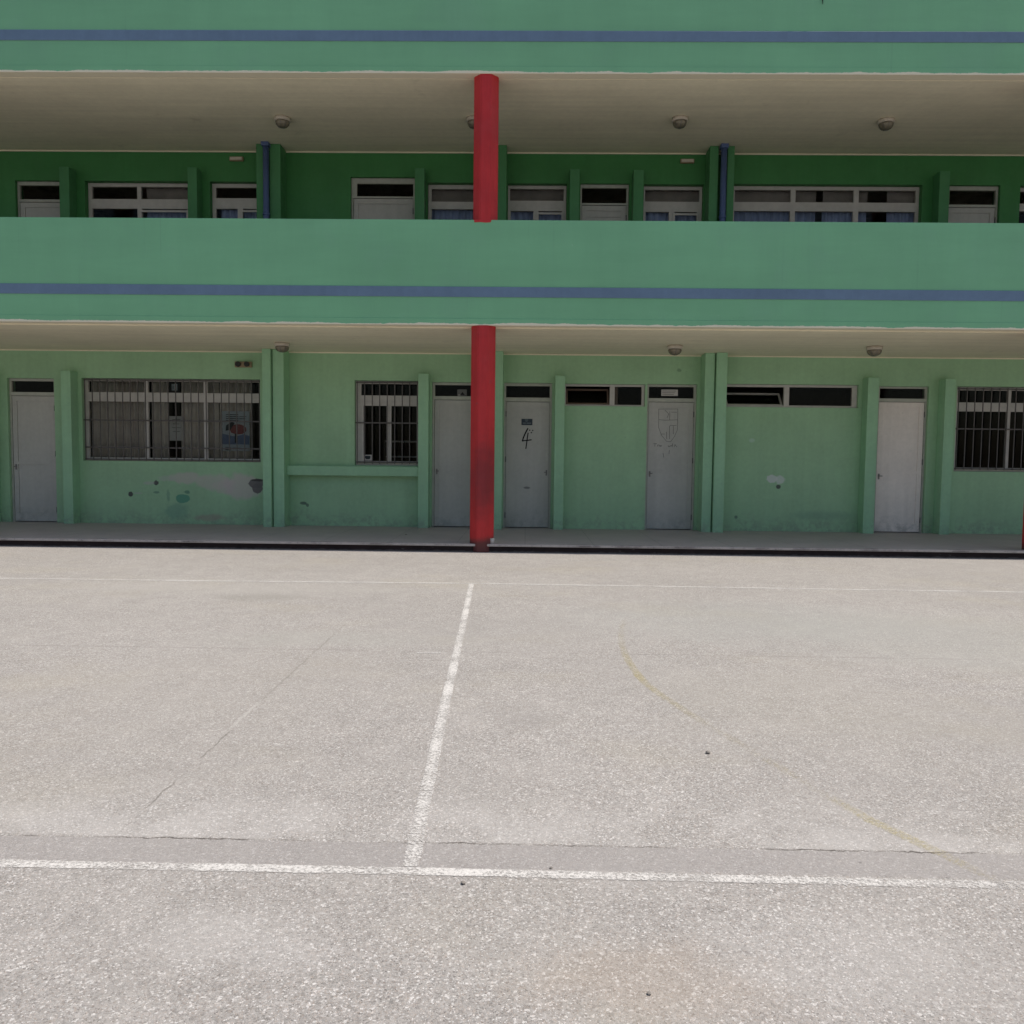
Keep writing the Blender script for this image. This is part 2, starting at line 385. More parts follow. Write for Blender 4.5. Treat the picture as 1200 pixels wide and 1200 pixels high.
def one_box(name, mat, parent, *a, bev=0.0, label=None):
    return mk(name, mat, parent, lambda bm: box(bm, *a, bev=bev), label)
def tag(o, label, cat, group=None):
    o['label'] = label; o['category'] = cat
    if group: o['group'] = group
    return o
def struct(o): o['kind'] = 'structure'; return o
def empty(name, loc, label, cat, group=None):
    o = bpy.data.objects.new(name, None); o.location = loc; o.empty_display_size = .2; COL.objects.link(o)
    return tag(o, label, cat, group)

# ------------------------------------------------------------------ setting: ground, walkway, markings
bm = bmesh.new()
R = 420
for (a, b, c, d) in [(-R, R, -R, R)]:
    bm.faces.new([bm.verts.new(p) for p in ((a, c, 0), (b, c, 0), (b, d, 0), (a, d, 0))])
struct(obj('ground', bm, 'ground'))

COLX = [-17.07, -8.85, -.647, 7.56, 15.75]     # front columns; only the middle one stands in the picture
bm = bmesh.new()
box(bm, X0, X1, YF + .03, YW + .3, -.3, PLAT - .035, mi=2)
xs = [X0] + [v for c in COLX for v in (c - .075, c + .075)] + [X1]
box(bm, X0, X1, YF + .10, YW + .3, PLAT - .034, PLAT, mi=0)
for a, b in zip(xs[::2], xs[1::2]):
    box(bm, a, b, YF + .002, YF + .0995, PLAT - .034, PLAT + .002, .006, mi=1)
struct(obj('walkway', bm, ['walkway', 'nosing', 'riser']))

def strip(name, pts, w, mat, z=.002, rag=.10, step=.05, left=lambda f: 1.0):
    """a painted stripe along a polyline; the attribute paint_left says how much paint is left"""
    P = [Vector((x, y, 0)) for x, y in pts]; Q = []
    for a, b in zip(P, P[1:]):
        n = max(1, int((b - a).length / step)); Q += [a.lerp(b, k / n) for k in range(n)]
    Q.append(P[-1])
    bm = bmesh.new(); lay = bm.verts.layers.float.new('paint_left'); L = []
    for k, q in enumerate(Q):
        d = (Q[min(k + 1, len(Q) - 1)] - Q[max(k - 1, 0)]).normalized(); p = Vector((-d.y, d.x, 0)); row = []
        for o, e in ((.66, -.1), (.42, .95), (0, 1.05), (-.42, .95), (-.66, -.1)):
            v = bm.verts.new((q + p * w * o * (1 + random.uniform(-rag, rag)) + Vector((0, 0, z)))[:])
            v[lay] = e + left(k / len(Q)) - 1.0; row.append(v)
        L.append(row)
    for a, b in zip(L, L[1:]):
        for m in range(4): bm.faces.new((a[m], a[m + 1], b[m + 1], b[m]))
    return struct(obj(name, bm, mat))
def smooth(pts, n=8):
    out = []
    for k in range(len(pts) - 1):
        p0, p1, p2, p3 = [Vector(pts[max(0, min(len(pts) - 1, k + j))]) for j in (-1, 0, 1, 2)]
        for i in range(n):
            t = i / n
            out.append(tuple(.5 * ((2 * p1) + (p2 - p0) * t + (2 * p0 - 5 * p1 + 4 * p2 - p3) * t * t + (3 * p1 - p0 - 3 * p2 + p3) * t ** 3)))
    return out + [tuple(pts[-1])]
strip('white_court_line', [(-9, 2.60), (-1.3, 2.582), (-.37, 2.583), (1.22, 2.569), (9, 2.53)], .052, 'line_white')
strip('white_centre_line', [(-.369, 2.612), (-.43, 4.3), (-.50, 6.5), (-.583, 8.82)], .062, 'line_white', .0026, left=lambda f: .97 + .06 * f)
strip('faded_white_court_line', [(-14, 8.78), (-4.3, 8.76), (-.5, 8.85), (4.0, 8.77), (14, 8.7)], .075, 'line_faint')
strip('worn_white_dash', [(-.75, 5.60), (-.58, 5.612)], .055, 'line_faint', .0026)
strip('faded_yellow_arc', smooth([(.86, 6.9), (.76, 6.3), (.715, 5.62), (.745, 4.95), (.87, 4.42), (1.02, 3.95), (1.18, 3.46), (1.31, 3.08), (1.40, 2.90), (1.62, 2.48), (1.9, 2.0)]), .06, 'line_yellow', left=lambda f: .68 + .36 * math.exp(-((f - .27) / .12) ** 2) + .27 * math.exp(-((f - .74) / .10) ** 2))

# ------------------------------------------------------------------ the building
B = empty('school_building', (0, YF, 0), 'two storey mint green school building with open corridors and red columns', 'building')
B.location = (0, 0, 0)

# openings as (x0, x1, z0, z1) in the wall planes
D_LOW = [(-1.726, -.86), (-.413, .46), (2.185, 3.083), (6.354, 7.25), (-9.55, -8.68)]
lowA = (-8.17, -4.878, 1.273, 2.785); lowB = (-3.144, -1.979, 1.242, 2.786)
lowC = (.676, 2.146, 2.362, 2.762); lowD = (3.595, 5.988, 2.372, 2.786); lowE = (7.75, 9.75, 1.25, 2.78)
ZD = 2.77
low_open = [(a, b, PLAT - .02, ZD) for a, b in D_LOW] + [lowA, lowB, lowC, lowD, lowE, (-15.5, -13.2, 1.25, 2.78), (12.6, 14.9, 1.25, 2.78)]
U1 = (-8.03, -6.15, 4.72, 6.315); U2 = (-5.757, -4.80, 4.72, 6.315); U3 = (-1.825, -.93, 4.72, 6.316)
U4 = (-.384, .671, 4.72, 6.310); U6 = (2.045, 3.11, 4.72, 6.307); U7 = (3.645, 6.98, 4.72, 6.321); U8 = (8.7, 10.6, 4.72, 6.316)
D_UP = [(-3.209, -2.055, 6.407), (.915, 1.784, 6.316), (-9.3, -8.4, 6.316), (7.45, 8.35, 6.32)]
up_open = [(a, b, DECK - .02, z) for a, b, z in D_UP] + [U1, U2, U3, U4, U6, U7, U8, (-15.5, -13.2, 4.72, 6.31), (12.6, 14.9, 4.72, 6.31)]

mk('lower_wall', 'wall_lower', B, lambda bm: grid(bm, X0, X1, -.1, SOF1 + .02, low_open, YW, YW + WALL_T))
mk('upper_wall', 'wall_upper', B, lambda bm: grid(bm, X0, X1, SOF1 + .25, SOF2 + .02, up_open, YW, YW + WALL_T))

def parapet(bm, z0, z1, lip):
    box(bm, X0, X1, YF, YF + .16, z0, z1, .006)
    box(bm, X0, X1, YF - .008, YF + .02, z0 - .001, z0 + lip, .004)
mk('balcony_parapet', 'parapet_low', B, lambda bm: parapet(bm, SOF1 + .02, 4.81, .095))
mk('roof_parapet', 'parapet_top', B, lambda bm: parapet(bm, SOF2 + .005, 8.55, .095))
one_box('blue_band', 'blue_band', B, X0, X1, YF - .014, YF + .01, 3.712, 3.858, bev=.004)
one_box('blue_band', 'blue_band', B, X0, X1, YF - .014, YF + .01, 7.29, 7.435, bev=.004)
one_box('corridor_ceiling', 'ceiling', B, X0, X1, YF + .165, YW - .001, SOF1, SOF1 + .2)
one_box('corridor_ceiling', 'ceiling', B, X0, X1, YF + .165, YW - .001, SOF2, SOF2 + .2)
one_box('ceiling_trim', 'ceiling', B, X0, X1, YW - .022, YW - .0015, SOF1 - .022, SOF1 - .0015)
one_box('ceiling_trim', 'ceiling', B, X0, X1, YW - .022, YW - .0015, SOF2 - .022, SOF2 - .0015)
one_box('corridor_floor', 'walkway', B, X0, X1, YF + .165, YW - .001, SOF1 + .203, DECK)
one_box('roof', 'nosing', B, X0, X1, YF + .165, 22.0, SOF2 + .21, SOF2 + .45)
def shell(bm):
    box(bm, X0, X1, 21.0, 21.3, -.1, SOF2 + .2)                               # rear wall
    box(bm, X0, X1, YW + WALL_T + .002, 20.99, PLAT - .2, PLAT - .005)        # floors of the classrooms
    box(bm, X0, X1, YW + WALL_T + .002, 20.99, SOF1 - .02, DECK - .01)
    for x in (X0, X1 - .2): box(bm, x, x + .2, YW + WALL_T + .002, 20.99, PLAT, SOF1 - .03); box(bm, x, x + .2, YW + WALL_T + .002, 20.99, DECK, SOF2 + .2)
    for x in (-12.3, -4.5, -.65, 3.33, 11.2):                                 # partitions between rooms
        box(bm, x, x + .15, YW + WALL_T + .002, 20.98, PLAT, SOF1 - .03); box(bm, x, x + .15, YW + WALL_T + .002, 20.98, DECK, SOF2 + .2)
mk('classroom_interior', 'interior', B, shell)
for x in (X0 - .25, X1): one_box('end_wall', 'mint', B, x, x + .25, YF + .002, 21.3, -.1, 8.4)

# octagonal red columns
def column(cx, z0, z1, yfront, r=.176):
    def f(bm):
        ap = r; R8 = ap / math.cos(math.pi / 8); cy = yfront + ap
        a = []; b = []
        for k in range(8):
            th = math.pi / 8 + k * math.pi / 4
            a.append(bm.verts.new((cx + R8 * math.cos(th), cy + R8 * math.sin(th), z0))); b.append(bm.verts.new((cx + R8 * math.cos(th), cy + R8 * math.sin(th), z1)))
        for k in range(8): bm.faces.new((a[k], a[(k + 1) % 8], b[(k + 1) % 8], b[k]))
        bm.faces.new(a[::-1]); bm.faces.new(b)
        es = [e for e in bm.edges if abs(e.verts[0].co.z - e.verts[1].co.z) > 1]
        bmesh.ops.bevel(bm, geom=es, offset=.012, segments=2, affect='EDGES')
    return f
for cx in COLX:
    mk('red_column', 'red', B, column(cx, -.05, SOF1 + .018, YF - .014))
    mk('red_column', 'red', B, column(cx + .012, 4.76, SOF2 + .003, YF + .004))
mk('paint_overlap', 'red', B, lambda bm: prism(bm, [(-.785, 4.772), (-.70, 4.778), (-.62, 4.770), (-.55, 4.776), (-.535, 4.813), (-.79, 4.813)], YF - .004, YF + .003), 'red paint run over the parapet edge')

# pilasters, fins, ledge, pipes
PD = .36; FD = .24
for a, b, d in [(-.86, -.425, PD), (-4.704, -4.553, PD + .06), (-4.536, -4.336, PD), (3.141, 3.312, PD), (3.330, 3.518, PD + .06), (-12.6, -12.42, PD), (-12.40, -12.2, PD), (11.1, 11.28, PD), (11.30, 11.5, PD)]:
    one_box('pilaster', 'mint', B, a, b, YW - d, YW - .0015, -.05, SOF1 - .0015, bev=.008)
for a, b in [(-.86, -.40), (-4.795, -4.655), (-4.561, -4.366), (3.129, 3.280), (3.435, 3.557), (-12.6, -12.2), (11.1, 11.5)]:
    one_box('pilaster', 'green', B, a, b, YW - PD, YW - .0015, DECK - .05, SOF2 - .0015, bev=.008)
for a, b, z in [(-1.947, -1.762, 2.895), (.505, .681, 2.88), (6.056, 6.253, 2.90), (-8.42, -8.24, 2.89), (7.42, 7.6, 2.89), (-9.9, -9.72, 2.89)]:
    one_box('door_fin', 'mint', B, a, b, YW - FD, YW - .0015, -.05, z, bev=.008)
for a, b, z in [(-6.063, -5.895, 6.482), (-2.024, -1.850, 6.487), (.711, .885, 6.485), (1.829, 2.008, 6.475), (-8.36, -8.18, 6.48), (7.16, 7.34, 6.48)]:
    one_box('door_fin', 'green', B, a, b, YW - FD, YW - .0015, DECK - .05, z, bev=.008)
one_box('wall_ledge', 'mint', B, -4.334, -1.949, YW - .20, YW - .0015, 1.05, 1.222, bev=.008)

def pipe(x):
    def f(bm):
        lathe(bm, [(.052, DECK + .01), (.052, SOF2 - .07)], x, YW - PD - .09 + .04, 0, 16)
        box(bm, x - .065, x + .065, YW - PD - .12, YW - PD + .015, SOF2 - .07, SOF2 - .002, .006)
        for z in (4.4, 5.6): lathe(bm, [(.062, z), (.062, z + .04)], x, YW - PD - .05, 0, 16)
    return mk('drainpipe', 'blue_pipe', B, f, 'blue drainpipe down the upper pilaster')
pipe(-4.605); pipe(3.36)

# ---- windows
def window(rect, panes, back=.10, depth=.06, rim=.035, frame='frame', sash=(), label=None, glassless=()):
    """frame mesh with pane openings; glass, sashes as sub-parts"""
    x0, x1, z0, z1 = rect; y = YW + back
    fr = mk('window', frame, B, lambda bm: grid(bm, x0 + .003, x1 - .003, z0 + .003, z1 - .003, panes, y, y + depth), label)
    def g(bm):
        for k, p in enumerate(panes):
            if k in glassless: continue
            box(bm, p[0] - .004, p[1] + .004, y + depth * .55, y + depth * .55 + .005, p[2] - .004, p[3] + .004)
    mk('glass', 'glass', fr, g)
    for p in sash:                                         # sliding sashes, set forward of the fixed frame
        mk('sash', frame, fr, lambda bm: grid(bm, p[0], p[1], p[2], p[3], [(p[0] + rim, p[1] - rim, p[2] + rim, p[3] - rim)], y - .022, y - .002))
    return fr
def grille(win, rect, n, hz, y=YW + .02):
    x0, x1, z0, z1 = rect
    def f(bm):
        for k in range(n + 1):
            x = x0 + (x1 - x0) * k / n
            box(bm, x - .0075, x + .0075, y, y + .015, z0, z1)
        for z in hz: box(bm, x0 - .02, x1 + .02, y + .016, y + .022, z - .0125, z + .0125)
        for z in hz[1:2]:
            for x in (x0, x1): box(bm, x - .05, x + .05, y + .0225, y + .03, z - .008, z + .008)
    mk('grille', 'grille', win, f)
def tilted(win, p, frame, ang=40, y=YW + .145):
    """bottom-hung sash leaning into the room"""
    w = p[1] - p[0] - .02; h = p[3] - p[2] - .01; r = .03
    def f(bm):
        grid(bm, 0, w, 0, h, [(r, w - r, r, h - r)], 0, .03)
        bmesh.ops.transform(bm, matrix=Matrix.Translation((p[0] + .01, y, p[2] + .006)) @ Matrix.Rotation(math.radians(-ang), 4, 'X'), verts=bm.verts[:])
    mk('tilted_sash', frame, win, f)
    def g(bm):
        box(bm, r - .004, w - r + .004, .012, .017, r - .004, h - r + .004)
        bmesh.ops.transform(bm, matrix=Matrix.Translation((p[0] + .01, y, p[2] + .006)) @ Matrix.Rotation(math.radians(-ang), 4, 'X'), verts=bm.verts[:])
    mk('glass', 'glass', win, g)

# lower left barred window
A_p = []
for a, b in [(-8.10, -7.055), (-6.988, -5.957), (-5.886, -4.915)]:
    A_p += [(a, b, 1.335, 2.366), (a, b, 2.537, 2.740)]
wA = window(lowA, A_p, label='wide barred window with grey curtains and notices')
grille(wA, (-8.13, -4.90, 1.285, 2.77), 23, [2.755, 2.02, 1.52, 1.30])
wB = window(lowB, [(-3.0, -2.565, 1.32, 2.335), (-2.487, -2.02, 1.32, 2.335), (-3.04, -2.0, 2.524, 2.735)], label='narrow barred window above the ledge',
            sash=[(-3.03, -2.535, 1.285, 2.37)])
grille(wB, (-3.10, -2.0, 1.27, 2.77), 8, [2.755, 2.02, 1.30])
wE = window(lowE, [(7.82, 8.72, 1.32, 2.34), (8.78, 9.68, 1.32, 2.34), (7.82, 8.72, 2.5, 2.72), (8.78, 9.68, 2.5, 2.72)]); grille(wE, (7.8, 9.7, 1.28, 2.76), 13, [2.74, 2.02, 1.3])
wC = window(lowC, [(.712, 1.512, 2.393, 2.722), (1.600, 2.092, 2.393, 2.722)], back=.06, label='high window strip with a brown tilted sash', glassless=(0,))
tilted(wC, (.712, 1.512, 2.393, 2.722), 'frame_brown', 24, YW + .10)
mk('sash_edge', 'frame_brown', wC, lambda bm: box(bm, 1.602, 1.66, YW + .105, YW + .14, 2.396, 2.72))
wD = window(lowD, [(3.630, 4.671, 2.408, 2.740), (4.763, 5.897, 2.412, 2.742)], back=.06, label='high window strip with its left sash tilted open', glassless=(0,))
tilted(wD, (3.630, 4.671, 2.408, 2.740), 'frame', 42, YW + .10)
for r in ((-15.5, -13.2, 1.25, 2.78), (12.6, 14.9, 1.25, 2.78), (-15.5, -13.2, 4.72, 6.31), (12.6, 14.9, 4.72, 6.31)):
    xm = (r[0] + r[1]) / 2
    window(r, [(r[0] + .06, xm - .03, r[2] + .06, r[3] - .4), (xm + .03, r[1] - .06, r[2] + .06, r[3] - .4), (r[0] + .06, xm - .03, r[3] - .3, r[3] - .06), (xm + .03, r[1] - .06, r[3] - .3, r[3] - .06)])

# upper windows: a transom over sliding panes
def upper(rect, cols, ztr=(6.04, 6.25), zlow=5.905, label=None, low_sash=None):
    p = []
    for a, b in cols: p += [(a, b, ztr[0], ztr[1])]
    lows = low_sash or cols
    for a, b in lows: p += [(a, b, 4.80, zlow)]
    return window(rect, p, back=.11, label=label, sash=[(lows[-1][0] - .03, lows[-1][1] + .03, 4.765, zlow - .03)] if low_sash else ())
wU1 = upper(U1, [(-7.96, -7.13), (-7.06, -6.20)], (6.03, 6.25), 5.86, low_sash=[(-7.96, -7.13), (-7.05, -6.22)])
wU2 = upper(U2, [(-5.69, -4.86)], (6.056, 6.244), 5.87, low_sash=[(-5.69, -5.295), (-5.20, -4.88)])
wU3 = upper(U3, [(-1.764, -.985)], (6.017, 6.242), 5.885)
wU4 = upper(U4, [(-.347, .622)], (6.041, 6.250), 5.86, low_sash=[(-.33, .078), (.17, .59)])
wU6 = upper(U6, [(2.085, 3.057)], (6.039, 6.248), 5.86, low_sash=[(2.10, 2.519), (2.62, 3.02)])
wU7 = upper(U7, [(3.69, 4.692), (4.778, 5.816), (5.906, 6.92)], (6.041, 6.256), 5.885)
wU8 = upper(U8, [(8.76, 9.6), (9.67, 10.54)])

# ---- doors
def door(x0, x1, ztop, floor, tr, leaf_top, mat='door_paint', hand='left', rail=None, label=None, back=.06):
    y = YW + back; e = .035
    leaf = (x0 + e + .004, x1 - e - .004, floor + .012, leaf_top)
    def L(bm):
        box(bm, leaf[0], leaf[1], y + .028, y + .06, leaf[2], leaf[3], .002)
        zr = floor + (rail or 1.07); s = .085
        grid(bm, leaf[0] + .003, leaf[1] - .003, leaf[2] + .003, leaf[3] - .003, [(leaf[0] + s, leaf[1] - s, leaf[2] + .16, zr), (leaf[0] + s, leaf[1] - s, zr + .05, leaf[3] - .09)], y + .012, y + .0275)
    d = mk('door', mat, B, L, label)
    mk('door_frame', 'door_frame', d, lambda bm: grid(bm, x0 + .002, x1 - .002, floor + .001, ztop - .002, [(x0 + e, x1 - e, floor - .1, leaf_top + .006), tr], y, y + .07))
    mk('transom_glass', 'glass', d, lambda bm: box(bm, tr[0] - .004, tr[1] + .004, y + .04, y + .045, tr[2] - .004, tr[3] + .004))
    hx = leaf[0] + .045 if hand == 'left' else leaf[1] - .045; s = 1 if hand == 'left' else -1; hz = floor + 1.03
    def H(bm):
        lathe(bm, [(.009, 0), (.009, .05)], 0, 0, 0, 10)
        bmesh.ops.transform(bm, matrix=Matrix.Translation((hx, y + .005, hz)) @ Matrix.Rotation(math.radians(90), 4, 'X'), verts=bm.verts[:])
        box(bm, hx - .014, hx + .014, y + .005, y + .0125, hz - .06, hz + .04, .002)
        box(bm, min(hx - .01 * s, hx + .045 * s), max(hx - .01 * s, hx + .045 * s), y - .05, y - .036, hz - .007, hz + .007, .003)
    mk('handle', 'steel', d, H)
    kx = leaf[1] + .002 if hand == 'left' else leaf[0] - .002
    for kz in (leaf[2] + .22, (leaf[2] + leaf[3]) / 2 + .1, leaf[3] - .22):
        mk('hinge', 'steel', d, lambda bm: lathe(bm, [(.009, kz - .05), (.009, kz + .05)], kx, y + .001, 0, 10))
    return d
d1 = door(-1.726, -.86, ZD, PLAT, (-1.680, -.905, 2.520, 2.722), 2.45, hand='left', label='grey white door half hidden by the red column')
d2 = door(-.413, .46, ZD, PLAT, (-.379, .418, 2.508, 2.718), 2.43, hand='right', label='grey white door marked with a black four')
d3 = door(2.185, 3.083, ZD, PLAT, (2.222, 3.035, 2.520, 2.727), 2.45, hand='left', label='grey white door with a faint shield drawing')
d4 = door(6.354, 7.25, ZD, PLAT, (6.395, 7.21, 2.555, 2.735), 2.49, 'door_pale_lit', label='pale door at the right end, its brighter light painted in')
door(-9.55, -8.68, ZD, PLAT, (-9.51, -8.72, 2.52, 2.722), 2.45)
du1 = door(-3.209, -2.055, 6.407, DECK, (-3.11, -2.09, 6.086, 6.312), 6.05, label='wide grey door of the upper corridor')
du2 = door(.915, 1.784, 6.316, DECK, (.945, 1.745, 5.990, 6.256), 5.95, rail=2.13)
door(-9.3, -8.4, 6.316, DECK, (-9.26, -8.44, 6.0, 6.25), 5.95)
door(7.45, 8.35, 6.32, DECK, (7.49, 8.31, 6.0, 6.25), 5.95)

# writing drawn on the doors (sub-parts of the doors)
YL = YW + .06 + .0275
def four(bm):
    y = YL
    def P(px, py): return (-.082 + (px - 285) / (530 - 285) * .175, 1.946 - (py - 540) / 560 * .372)
    stroke(bm, [P(435, 540), P(405, 600), P(360, 700), P(325, 790), P(300, 885)], .025, y)
    stroke(bm, [P(295, 880), P(420, 865), P(530, 848)], .022, y - .0005)
    stroke(bm, [P(445, 660), P(425, 800), P(410, 940), P(392, 1090)], .021, y - .001)
    for px, py in ((485, 585), (562, 590), (528, 650)):
        cx, cz = P(px, py); prism(bm, [(cx + .013 * math.cos(k), cz + .013 * math.sin(k)) for k in [i * math.pi / 4 for i in range(8)]], y - .002, y)
mk('graffiti', 'black', d2, four, 'black hand painted figure 4 with a degree mark')
def shield(bm):
    y = YL
    def P(px, py): return (2.404 + (px - 272) / (640 - 272) * .356, 2.33 - (py - 135) / 610 * .60)
    w = .008
    stroke(bm, [P(280, 140), P(640, 135), P(640, 520), P(590, 640), P(520, 740), P(440, 735), P(340, 620), P(285, 480), P(280, 140)], w, y)
    stroke(bm, [P(280, 335), P(400, 345), P(640, 335)], w, y - .0006)
    stroke(bm, [P(490, 180), P(490, 335)], w, y - .0009); stroke(bm, [P(400, 160), P(470, 230), P(440, 300)], w, y - .0012)
    stroke(bm, [P(520, 195), P(620, 195)], w, y - .0015); stroke(bm, [P(500, 440), P(620, 440)], w, y - .0015)
    for px in (435, 490, 560): stroke(bm, [P(px, 450 if px > 440 else 560), P(px + 5, 690 if px < 500 else 600)], w * 1.1, y - .0018)
    stroke(bm, [P(330, 600), P(400, 600)], w, y - .002)
mk('marker_drawing', 'pencil', d3, shield, 'faint pencil shield drawing')
def Q(px, py): return (2.33 + (px - 190) / (640 - 190) * .43, 1.70 - (py - 800) / 80 * .075)
for q in ([[(190, 805), (250, 805)], [(220, 805), (215, 860)]], [[(265, 860), (270, 830), (300, 830), (300, 862)]], [[(315, 832), (330, 862), (350, 832)]],
          [[(470, 835), (478, 862), (505, 862), (510, 835)]], [[(530, 862), (525, 840), (552, 830), (555, 800), (556, 865)]], [[(592, 865), (600, 815), (636, 868)]],
          [[(495, 930), (490, 1000)]], [[(375, 985), (392, 1070)]]):
    def letter(bm):
        for n_, l in enumerate(q): stroke(bm, [Q(*p) for p in l], .0095, YL - .0005 * n_)
    mk('scribbled_letter', 'pencil', d3, letter)

# ------------------------------------------------------------------ loose things on and in the building
def lamp(x, y, z, label, group, s=1.0):
    e = empty('ceiling_lamp', (x, y, z - .001), label, 'ceiling lamp', group)
    mk('lamp_base', 'white_metal', e, lambda bm: lathe(bm, [(.06 * s, 0), (.125 * s, -.004), (.130 * s, -.045), (.118 * s, -.06)], 0, 0, 0, 28))
    def g(bm):
        lathe(bm, [(.108 * s, -.061), (.112 * s, -.075), (.104 * s, -.105), (.080 * s, -.135), (.04 * s, -.152), (.004, -.156)], 0, 0, 0, 28)
    mk('glass_shade', 'lamp_glass', e, g)
    def r(bm):
        for k in range(4):
            th = k * math.pi / 4
            pts = [(.124 * math.cos(t), -.066 - .098 * math.sin(t)) for t in [i * math.pi / 10 for i in range(11)]]
            for (ra, za), (rb, zb) in zip(pts, pts[1:]):
                p = Vector((ra * math.cos(th), ra * math.sin(th), za)); q = Vector((rb * math.cos(th), rb * math.sin(th), zb))
                n = Vector((-math.sin(th), math.cos(th), 0)) * .004
                bm.faces.new([bm.verts.new(v[:]) for v in (p + n, q + n, q - n, p - n)])
    mk('wire_guard', 'steel', e, r)
lamp(-4.126, 13.72, SOF1, 'round lamp on the lower ceiling, left, near the paired pilasters', 'lamps on the lower corridor ceiling')
lamp(-.70, 13.66, SOF1, 'round lamp on the lower ceiling, behind the red column', 'lamps on the lower corridor ceiling')
lamp(2.448, 13.64, SOF1, 'round lamp on the lower ceiling above the door with a shield drawing', 'lamps on the lower corridor ceiling')
lamp(5.695, 13.55, SOF1, 'round lamp on the lower ceiling, rightmost, near the pale door', 'lamps on the lower corridor ceiling')
lamp(-4.003, 13.41, SOF2, 'dark round lamp on the upper ceiling, leftmost, by the left blue pipe', 'lamps on the upper corridor ceiling')
lamp(-.90, 13.40, SOF2, 'dark round lamp on the upper ceiling, partly hidden by the red column', 'lamps on the upper corridor ceiling')
lamp(2.392, 13.36, SOF2, 'dark round lamp on the upper ceiling, left of the right blue pipe', 'lamps on the upper corridor ceiling')
lamp(5.678, 13.40, SOF2, 'dark round lamp on the upper ceiling, rightmost, above the wide window', 'lamps on the upper corridor ceiling')

e = empty('emergency_light', (-5.167, YW - .001, 3.05), 'small dark twin spot emergency light above the wide barred window', 'emergency light')
mk('bracket', 'beige_box', e, lambda bm: box(bm, -.155, .155, -.05, 0, -.052, .05, .006))
for s in (-.08, .08):
    def f(bm):
        lathe(bm, [(.038, 0), (.05, .04), (.046, .062)], 0, 0, 0, 18)
        bmesh.ops.transform(bm, matrix=Matrix.Translation((s, -.051, 0)) @ Matrix.Rotation(math.radians(90), 4, 'X'), verts=bm.verts[:])
    mk('spot_head', 'dark_plastic', e, f)
for x, z, w, lab in [(-5.255, 6.70, .245, 'slim beige wall box on dark green wall near left blue pipe'), (2.80, 6.70, .245, 'slim beige wall box on dark green wall near right blue pipe')]:
    e = empty('wall_box', (x, YW - .001, z), lab, 'wall box', 'beige boxes high on the upper wall')
    mk('housing', 'beige_box', e, lambda bm: box(bm, -w / 2, w / 2, -.055, 0, -.036, .036, .008))
    mk('cover', 'white_metal', e, lambda bm: box(bm, -w / 2 + .015, w / 2 - .015, -.066, -.0555, -.024, .026, .004))

# curtains
def curtain(x0, x1, z0, z1, y, mat, label, folds=.16, amp=.028, group=None):
    bm = bmesh.new(); n = max(8, int((x1 - x0) / .012)); L = []
    ph = random.uniform(0, 6)
    for k in range(n + 1):
        x = x0 + (x1 - x0) * k / n; u = x * 2 * math.pi / folds + ph
        dy = amp * (math.sin(u) + .45 * math.sin(u * .47 + 1.3) + .25 * math.sin(u * 2.1))
        L.append([bm.verts.new((x + (.3 * dy if z == z0 else 0), y + dy * (1.1 if z == z0 else .8), z)) for z in (z1, z0)])
    for a, b in zip(L, L[1:]):
        f = bm.faces.new((a[0], a[1], b[1], b[0])); f.smooth = True
    o = obj('curtain', bm, mat); md = o.modifiers.new('thick', 'SOLIDIFY'); md.thickness = .003
    return tag(o, label, 'curtain', group)
GL = 'grey curtains behind the wide barred window'
curtain(-8.12, -7.08, 1.29, 2.77, YW + .235, 'curtain', 'grey curtain in the leftmost section of the wide barred window', group=GL)
curtain(-6.99, -6.66, 1.29, 2.77, YW + .235, 'curtain', 'grey curtain left of the white notice in the barred window', group=GL)
curtain(-6.41, -5.72, 1.29, 2.77, YW + .235, 'curtain', 'grey curtain between the white notice and the blue poster', group=GL)
curtain(-5.70, -5.13, 1.29, 2.77, YW + .25, 'curtain', 'grey curtain hanging behind the blue poster', group=GL)
GU = 'curtains and blinds in the upper windows'
def upc(x0, x1, where, both=True):
    curtain(x0, x1, 4.78, 5.99, YW + .225, 'curtain_blue', 'blue grey curtain in ' + where, .13, .02, GU)
    if both: curtain(x0, x1, 6.0, 6.29, YW + .215, 'curtain_dim', 'dim brown blind above the curtain in ' + where, .4, .008, GU)
upc(-7.0, -6.2, 'the leftmost upper window')
upc(-5.65, -4.85, 'the upper window left of the blue pipe', False)
upc(-1.78, -.95, 'the upper window left of the red column')
upc(-.36, .64, 'the upper window right of the red column')
upc(2.06, 3.08, 'the upper window left of the right blue pipe')
upc(3.66, 5.18, 'the left half of the wide upper right window')
upc(5.30, 6.1, 'the middle of the wide upper right window')
upc(6.45, 6.95, 'the right end of the wide upper right window')

# papers, posters and signs
def paper(name, x0, x1, z0, z1, y, mat, label, cat, lines=(), ink='ink', extra=None):
    e = empty(name, ((x0 + x1) / 2, y, z0), label, cat)
    cx = (x0 + x1) / 2
    mk('sheet', mat, e, lambda bm: box(bm, x0 - cx, x1 - cx, -.002, 0, 0, z1 - z0))
    if lines:
        for a, b, z, w in lines: one_box('printed_line', ink, e, a - cx, b - cx, -.0032, -.0021, z - z0 - w / 2, z - z0 + w / 2)
    if extra: extra(e, cx, z0)
    return e
YG = YW + .10 + .06 + .012
paper('paper_notice', -6.645, -6.385, 1.66, 2.113, YG + .03, 'paper', 'white paper notice taped inside the barred window between two curtains', 'notice',
      [(-6.59, -6.44, 2.05, .012), (-6.58, -6.46, 1.97, .010), (-6.60, -6.43, 1.90, .010), (-6.58, -6.45, 1.83, .010)])
